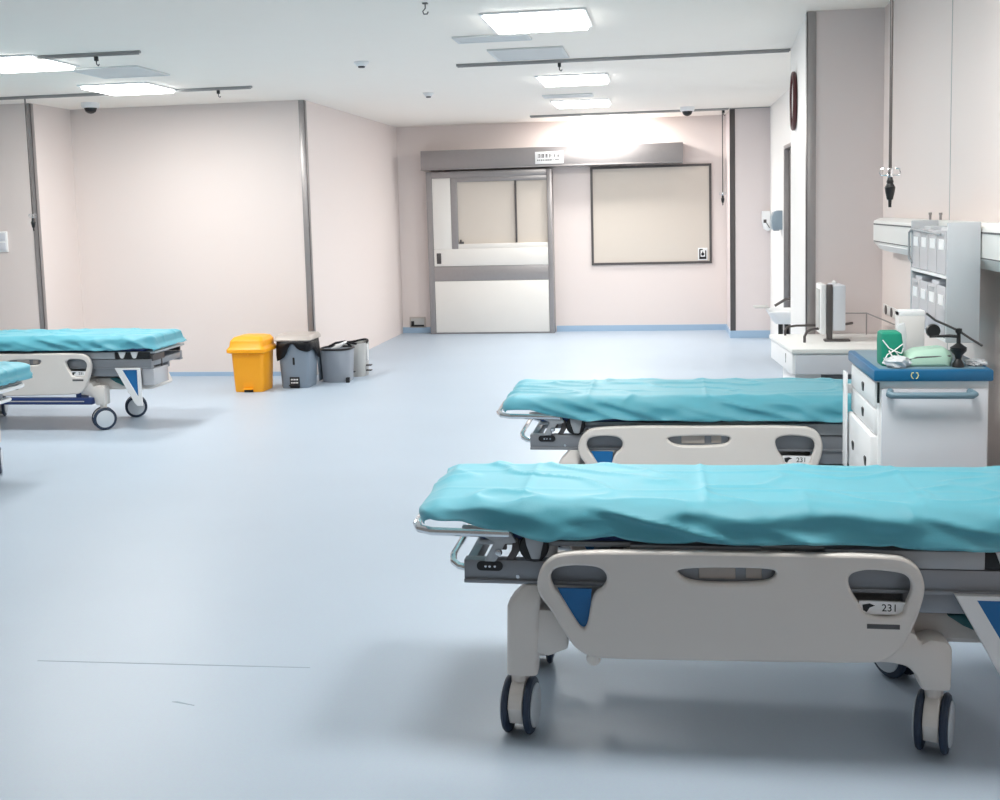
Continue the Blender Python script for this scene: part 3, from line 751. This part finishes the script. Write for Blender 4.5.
def make_bed(label, swivel, low_bar=False):
    B = thing('hospital_stretcher', label, 'hospital bed', (0, 0, 0), 0, 'wheeled hospital stretchers')
    # long frame beams (channel section)
    for s in (-1, 1):
        bm_ = MB()
        y0, y1 = (-.275, -.235) if s < 0 else (.235, .275)
        bm_.box(-.765, 1.03, y0, y1, .48, .545, .003)
        bm_.box(-.765, 1.03, y0 - .008, y1 + .008, .474, .486, .002)
        be = bm_.build('frame_beam', MT['beam'], B)
        MB().box(.52, .92, y0 + .003, y1 - .003, .415, .474, .003).build('gusset', MT['beam'], be)
        lp = MB().loft([(0, 0, 0, .04, .0145, .014), (.004, 0, 0, .04, .0145, .014)], 5)
        for v in lp.bm.verts: v.co = Vector((v.co.x - .685, s * (.275 + v.co.z), v.co.y + .527))
        lo = lp.build('latch_plate', MT['black'], be)
        dm = MB()
        for k in (-.012, .0, .016): dm.lathe([(0, 0), (.005, 0), (.004, .003), (0, .004)] if s > 0 else [(0, -.004), (.004, -.003), (.005, 0), (0, 0)], (-.685 + k, s * .279, .527), 'y', 10)
        dm.lathe([(0, -.002), (.006, -.002), (.006, .002), (0, .002)], (-.60, s * .276, .495), 'y', 10)
        dm.build('stud', MT['chrome'], lo)
    # cross members
    for x in (-.765, -.2, .4, 1.0): MB().box(x, x + .03, -.235, .235, .49, .535, .003).build('cross_member', MT['beam'], B)
    # deck under the mattress
    MB().box(-.72, 1.06, -.262, .262, .588, .604, .004).box(.30, .74, -.285, -.262, .55, .603, .004).box(.30, .74, .262, .285, .55, .603, .004).box(-.26, .12, -.285, -.262, .588, .604, .003).build('deck', MT['beamlight'], B)
    # supports between beams and deck
    for sy in (-1, 1):
        for x in (-.30, .2):
            MB().box(x - .02, x + .02, sy * .255 - .014, sy * .255 + .014, .545, .588, .003).build('deck_support', MT['darksteel'], B)
    MB().box(-.73, .99, -.275, .275, .604, .69, .025, 3).build('mattress', MT['navy'], B)
    # foot end: round bumper above, push bar below
    MB().tube([(-.62, -.29, .632), (-.86, -.29, .636), (-.90, -.277, .640), (-.916, -.24, .645), (-.92, 0, .648), (-.916, .24, .645), (-.90, .277, .640), (-.86, .29, .636), (-.62, .29, .632)], .0125, 10).build('bumper_rail', MT['chrome'], B)
    MB().tube([(-.755, -.25, .51), (-.785, -.25, .516), (-.805, -.235, .525), (-.812, -.2, .535), (-.815, .2, .535), (-.805, .235, .525), (-.785, .25, .516), (-.755, .25, .51)], .011, 10).build('push_bar', MT['chrome'], B)
    for s in (-1, 1):
        a, b = (-.292, -.277) if s < 0 else (.277, .292)
        br = MB().prism([(-.765, .655), (-.70, .655), (-.615, .635), (-.60, .605), (-.635, .60), (-.665, .545), (-.70, .545), (-.668, .605), (-.70, .622), (-.765, .626)], a, b, .003).build('tilt_bracket', MT['beamlight'], B)
        MB().lathe([(0, 0), (.012, 0), (.009, .007), (0, .009)] if s > 0 else [(0, -.009), (.009, -.007), (.012, 0), (0, 0)], (-.655, s * .292, .575), 'y', 12).build('bolt', MT['chrome'], br)
        MB().box(-.66, -.632, s * .27 - .008, s * .27 + .008, .578, .64, .002).build('pivot_block', MT['darksteel'], br)
        ro = MB().lathe([(0, -.02), (.04, -.02), (.045, -.014), (.045, .014), (.04, .02), (0, .02)], (-.548, s * .268, .59), 'y', 24).build('pivot_roller', MT['black'], B)
        MB().prism([(-.575, .63), (-.515, .63), (-.52, .60), (-.53, .556), (-.555, .556), (-.57, .60)], s * .29 - .004, s * .29 + .004, .003).build('roller_lug', MT['beamlight'], ro)
        MB().prism([(-.612, .615), (-.598, .615), (-.592, .575), (-.61, .546), (-.635, .546), (-.618, .575)], s * .262 - .01, s * .262 + .01, .002).build('link_arm', MT['darksteel'], B)
        # head end mechanism
        hm = MB().box(.735, 1.02, s * .26 - .012, s * .26 + .012, .548, .60, .003).build('head_hinge', MT['black'], B)
        for x in (.80, .90):
            MB().prism([(x - .032, .604), (x + .032, .604), (x + .014, .562), (x + .006, .553), (x - .008, .553), (x - .016, .562)], s * .28 - .006, s * .28 + .006, .003).build('hinge_lug', MT['abswhite'], hm)
    # V-shaped strut with a blue infill at the head end
    s = -1
    vf = plate('strut_frame', [(.655, .482), (.86, .482), (.86, .19), (.825, .19), (.80, .215)], [[(.715, .468), (.835, .468), (.835, .258)]], .022, MT['abswhite'], B, s * .296, .003, 1)
    MB().prism([(.711, .47), (.838, .47), (.838, .25)], s * .296 - .004, s * .296 + .004).build('strut_infill', MT['blue'], vf)
    # gas spring under the deck
    MB().tube([(-.35, .05, .55), (.1, .05, .55)], .016, 10).tube([(.1, .05, .55), (.45, .05, .56)], .009, 10).build('gas_spring', MT['darksteel'], B)
    # base shroud, lift columns
    MB().loft([(.272, 0, 0, .55, .2, .05), (.29, 0, 0, .57, .215, .06), (.385, 0, 0, .56, .205, .06), (.42, 0, 0, .50, .15, .06)], 5).build('base_shroud', MT['abs_'], B)
    MB().loft([(.30, .74, 0, .24, .19, .05), (.315, .74, 0, .25, .2, .05), (.385, .73, 0, .235, .19, .05), (.405, .72, 0, .2, .15, .05)], 5).build('base_cover', MT['abs_'], B)
    MB().prism([(.655, .392), (.70, .398), (.80, .372), (.82, .325), (.80, .318), (.70, .362)], -.225, -.198, .004).build('brake_pedal', MT['tealpedal'], B)
    for x in (-.33, .33):
        MB().lathe([(0, .40), (.055, .40), (.055, .45), (.042, .45), (.042, .54), (0, .54)], (x, 0, 0), 'z', 20).build('lift_column', MT['beamlight'], B)
    MB().box(-.38, -.28, -.235, .235, .505, .535, .003).box(.28, .38, -.235, .235, .505, .535, .003).build('column_bracket', MT['beam'], B)
    # four legs
    for sy in (-1, 1):
        y = sy * .262
        lg = MB().loft([(.195, -.592, y, .047, .042, .018), (.41, -.582, y, .05, .047, .018), (.435, -.572, y, .044, .044, .018), (.474, -.55, y, .026, .03, .01)], 4)
        lg.prism([(-.58, .405), (-.50, .40), (-.45, .36), (-.45, .28), (-.51, .255), (-.58, .27)], y - .035, y + .035, .008)
        lg.box(-.57, -.47, min(y, sy * .15), max(y, sy * .15), .29, .38, .01)
        lg.build('leg', MT['abs_'], B)
        h = MB().prism([(.40, .30), (.44, .36), (.50, .385), (.55, .365), (.565, .335), (.59, .35), (.635, .345), (.652, .325), (.65, .195), (.568, .195), (.558, .235), (.53, .265), (.48, .275), (.41, .27)], y - .045, y + .045, .012)
        h.box(.42, .56, min(y, sy * .15), max(y, sy * .15), .285, .36, .01)
        h.build('leg', MT['abs_'], B)
    for (x, sy), rz in zip(((-.603, -1), (.612, -1), (-.603, 1), (.612, 1)), swivel):
        make_caster(B, x, sy * .262, rz)
    # side rails with their openings, blue insert and printed strip
    for s in (-1, 1):
        sr = plate('side_rail', OUTER, [HOLE1, SLOT, HOLE2], .034, MT['abs_'], B, s * .318, .009, 3)
        yb_ = s * .312
        MB().prism([(-.475, .476), (-.374, .476), (-.384, .35), (-.412, .35)], yb_ - .004, yb_ + .004).build('blue_insert', MT['blue'], sr)
        ls = MB().prism([(.392, .462), (.53, .46), (.525, .424), (.39, .424)], yb_ - .005, yb_ + .005).build('control_strip', MT['white'], sr)
        if s < 0:
            text('strip_digits', '231', .03, MT['black'], ls, (.475, yb_ - .0055, .443), (PI / 2, 0, 0))
        MB().prism([(.40, .452), (.42, .456), (.435, .45), (.42, .444), (.412, .43), (.402, .436)], yb_ + s * .005 - .001, yb_ + s * .005 + .001).build('strip_mark', MT['black'], ls)
        MB().box(.41, .50, min(s * .333, s * .3358), max(s * .333, s * .3358), .388, .402, .0005).build('slot_shade', MT['slot'], sr)  # flat dark strip on the rail face, paints the shade of a slot
        gp = MB().box(-.115, .15, s * .30 - .003, s * .30 + .003, .505, .558).build('grip_backing', MT['beam'], sr)
        MB().box(-.06, .045, s * .305 - .004, s * .305 + .004, .515, .552, .003).box(.075, .12, s * .305 - .004, s * .305 + .004, .518, .55, .003).build('grip_latch', MT['lidgrey'], gp)
        ps_ = MB()
        for x in (-.25, .30): ps_.box(x - .025, x + .025, min(s * .275, s * .303), max(s * .275, s * .303), .50, .54, .003)
        ps_.lathe([(0, -.012), (.018, -.012), (.022, 0), (.018, .012), (0, .012)], (-.372, s * .318, .264), 'y', 16)
        ps_.build('rail_mount', MT['abs_'], sr)
    # clear box and catches at the head end
    MB().box(.945, 1.045, -.27, -.02, .345, .472, .006).build('clear_box', MT['clear'], B)
    MB().box(.97, 1.03, -.26, -.06, .375, .43, .004).build('box_contents', MT['grey3'], B)
    MB().box(.96, 1.04, -.26, -.06, .53, .58, .004).tube([(.97, -.2, .472), (.97, -.2, .53)], .008, 8).tube([(1.03, -.1, .472), (1.03, -.1, .53)], .008, 8).build('head_catch', MT['darksteel'], B)
    if low_bar:
        lb = MB().box(-.57, .565, -.345, -.295, .205, .258, .008).box(-.47, -.43, -.315, -.2, .22, .30).box(.42, .46, -.315, -.2, .22, .30).build('foot_bar', MT['navy'], B)
        MB().box(-.55, .50, -.347, -.345, .228, .236).build('bar_strip', MT['grey3'], lb)
    return B


def interp(tab, x):
    for (a, va), (b, vb) in zip(tab, tab[1:]):
        if x <= b:
            k = max(0, min(1, (x - a) / (b - a))); return va + (vb - va) * k
    return tab[-1][1]


def sheet_mesh(name, seed, foot=-.897, head=1.06, crease_x=-.036):
    """disposable sheet draped over the mattress: top, rolled edges and hanging sides, wrinkled"""
    NX, NY = 200, 84
    hy = .30; r = .066
    top = .727
    near = [(-.9, .058), (-.82, .058), (-.76, .06), (-.70, .076), (-.62, .092), (-.5, .112), (-.35, .098), (-.2, .107), (.2, .104), (.5, .106), (.75, .108), (.9, .095), (1.1, .085)]
    t = bmesh.new(); G = []
    sd = Vector((seed * 3.1, seed * 1.7, seed))
    cx0, cx1 = foot + r, head - r
    for i in range(NX + 1):
        row = []
        u = i / NX
        e0, e1 = .105, .14
        x_un = cx0 - e0 + u * ((cx1 - cx0) + e0 + e1)
        du = (x_un - cx1) if x_un > cx1 else ((x_un - cx0) if x_un < cx0 else 0.0)
        cx = min(max(x_un, cx0), cx1)
        for j in range(NY + 1):
            v = j / NY
            hang = interp(near, cx) + .006 * noise.noise(Vector((cx * 5, seed, 0)))
            reach = hang + r * (PI / 2 - 1)
            W = 2 * (hy - r) + 2 * reach
            y_un = -(hy - r) - reach + v * W
            dv = (y_un - (hy - r)) if y_un > hy - r else ((y_un + hy - r) if y_un < -(hy - r) else 0.0)
            cy = min(max(y_un, -(hy - r)), hy - r)
            d = math.hypot(du, dv)
            mx = max(abs(du), abs(dv))
            if d > 1e-9:
                nx, ny = du / d, dv / d
                dd = mx * (1 + .18 * (d / mx - 1))
                a = dd / r
                if a < PI / 2: ho, dz = r * math.sin(a), r * (1 - math.cos(a))
                else: ho, dz = r, r + (dd - r * PI / 2)
                ho += .30 * max(0, dd - r * PI / 2)
            else: nx = ny = 0; ho = dz = 0
            p = Vector((cx + nx * ho, cy + ny * ho, top - dz))
            # soft hollows of the mattress, fold lines of the packed sheet, diagonal drag folds on the sides
            q = Vector((p.x * 2.2, p.y * 3.0, 0)) + sd
            p.z += .007 * noise.noise(q) * (1 - min(1, dz / .05)) - .006 * max(0, (abs(p.x - .1) - .7)) 
            rg = 1 - abs(noise.noise(Vector((p.x * 4.0 + p.y * 3.2, p.y * 7 - p.x * 1.2, p.z * 5)) + sd))
            wr = (max(0, rg - .72) / .28) ** 2
            endk = math.exp(-((p.x - foot) / .45) ** 2)
            p.z += wr * (.007 + .006 * endk)
            side = min(1, dz / .03)
            if side > 0:
                k = noise.noise(Vector((p.x * 5.5 - p.z * 14, p.z * 9, 2)) + sd)
                k2 = 1 - abs(noise.noise(Vector((p.x * 3.6 + p.z * 10 * (1 if seed % 2 else -1), p.z * 6, 9)) + sd))
                o = side * (.015 * k + .024 * (max(0, k2 - .6) / .4) ** 1.5)
                p.x += nx * o; p.y += ny * o
            for lx in (crease_x, crease_x + .62, crease_x - .55):
                p.z += .006 * math.exp(-abs(p.x - lx) / .009) * (1 - side)
            for ly in (-.12, .13):
                p.z += .005 * math.exp(-abs(p.y - ly - .01 * math.sin(p.x * 3)) / .008) * (1 - side) * (.4 + .6 * max(0, math.sin(p.x * 4 + seed)))
            row.append(t.verts.new(p))
        G.append(row)
    for i in range(NX):
        for j in range(NY): t.faces.new((G[i][j], G[i + 1][j], G[i + 1][j + 1], G[i][j + 1]))
    bmesh.ops.recalc_face_normals(t, faces=t.faces[:])
    me = bpy.data.meshes.new(name); t.to_mesh(me); t.free(); me.shade_smooth(); me.materials.append(MT['sheet'])
    return me


def put_sheet(me, loc, rz, label):
    o = bpy.data.objects.new('bed_sheet', me); COL.objects.link(o); o.location = loc; o.rotation_euler = (0, 0, rz)
    md = o.modifiers.new('thickness', 'SOLIDIFY'); md.thickness = .0015; md.offset = -1
    tag(o, label, 'bed sheet', 'teal disposable sheets')
    return o


bed1 = make_bed('nearest wheeled stretcher with grey-white side rails at the right foreground', (math.radians(-6), math.radians(-20), math.radians(10), math.radians(30)))
bed1.location = (.153, 3.49, 0)
bed2 = copy_tree(bed1)
bed2.location = (.133, 5.36, 0)
bed2['label'] = 'wheeled stretcher just behind the nearest one, beside the medical cart'
bed3 = make_bed('rear left wheeled stretcher beside the blank bay wall with a navy foot bar', (.2, math.radians(-52), .4, math.radians(-62)), True)
bed3.location = (-4.90, 8.10, 0)
for ch in bed3.children:
    if ch.name.startswith('strut_frame'): ch.location.x = .09
bed4 = copy_tree(bed1)
bed4.location = (-4.89, 6.13, 0)
for ch in list(bed4.children):
    if ch.name.startswith('mattress'): ch.scale.x = .84
    if ch.name.startswith(('frame_beam', 'cross_member')): ch.scale.x = .68
    if ch.name.startswith(('head_hinge', 'deck', 'lift')): ch.scale.x = .8
    if ch.name.startswith(('clear_box', 'box_contents', 'head_catch', 'base_cover')): bpy.data.objects.remove(ch); continue
    if ch.name.startswith('caster'): ch.rotation_euler.z = .5
bed4['label'] = 'stretcher mostly cut off by the left edge, only one end showing'
hb = MB().tube([(.70, -.285, .555), (.80, -.285, .572), (.845, -.265, .576), (.86, -.22, .578), (.86, .22, .578), (.845, .265, .576), (.80, .285, .572), (.70, .285, .555)], .014, 10).build('push_bar', MT['white'], bed4)
MB().tube([(.68, -.265, .48), (.73, -.265, .485), (.765, -.245, .49), (.775, -.2, .49), (.775, .2, .49), (.765, .245, .49), (.73, .265, .485), (.68, .265, .48)], .012, 10).build('push_bar', MT['white'], bed4)
sm3 = sheet_mesh('bed_sheet_c', 3, head=.90); sm1 = sheet_mesh('bed_sheet_a', 1); sm2 = sheet_mesh('bed_sheet_b', 5, crease_x=.06)
put_sheet(sm1, (.153, 3.49, 0), 0, 'wrinkled teal disposable sheet over the nearest stretcher')
put_sheet(sm2, (.133, 5.36, 0), 0, 'teal disposable sheet over the second right stretcher behind the nearest one')
put_sheet(sm2, (-4.90, 8.10, 0), 0, 'teal disposable sheet over the rear left stretcher by the bay wall')
put_sheet(sm3, (-4.89, 6.13, 0), 0, 'rounded end of teal sheet at the left edge, nearer left stretcher')
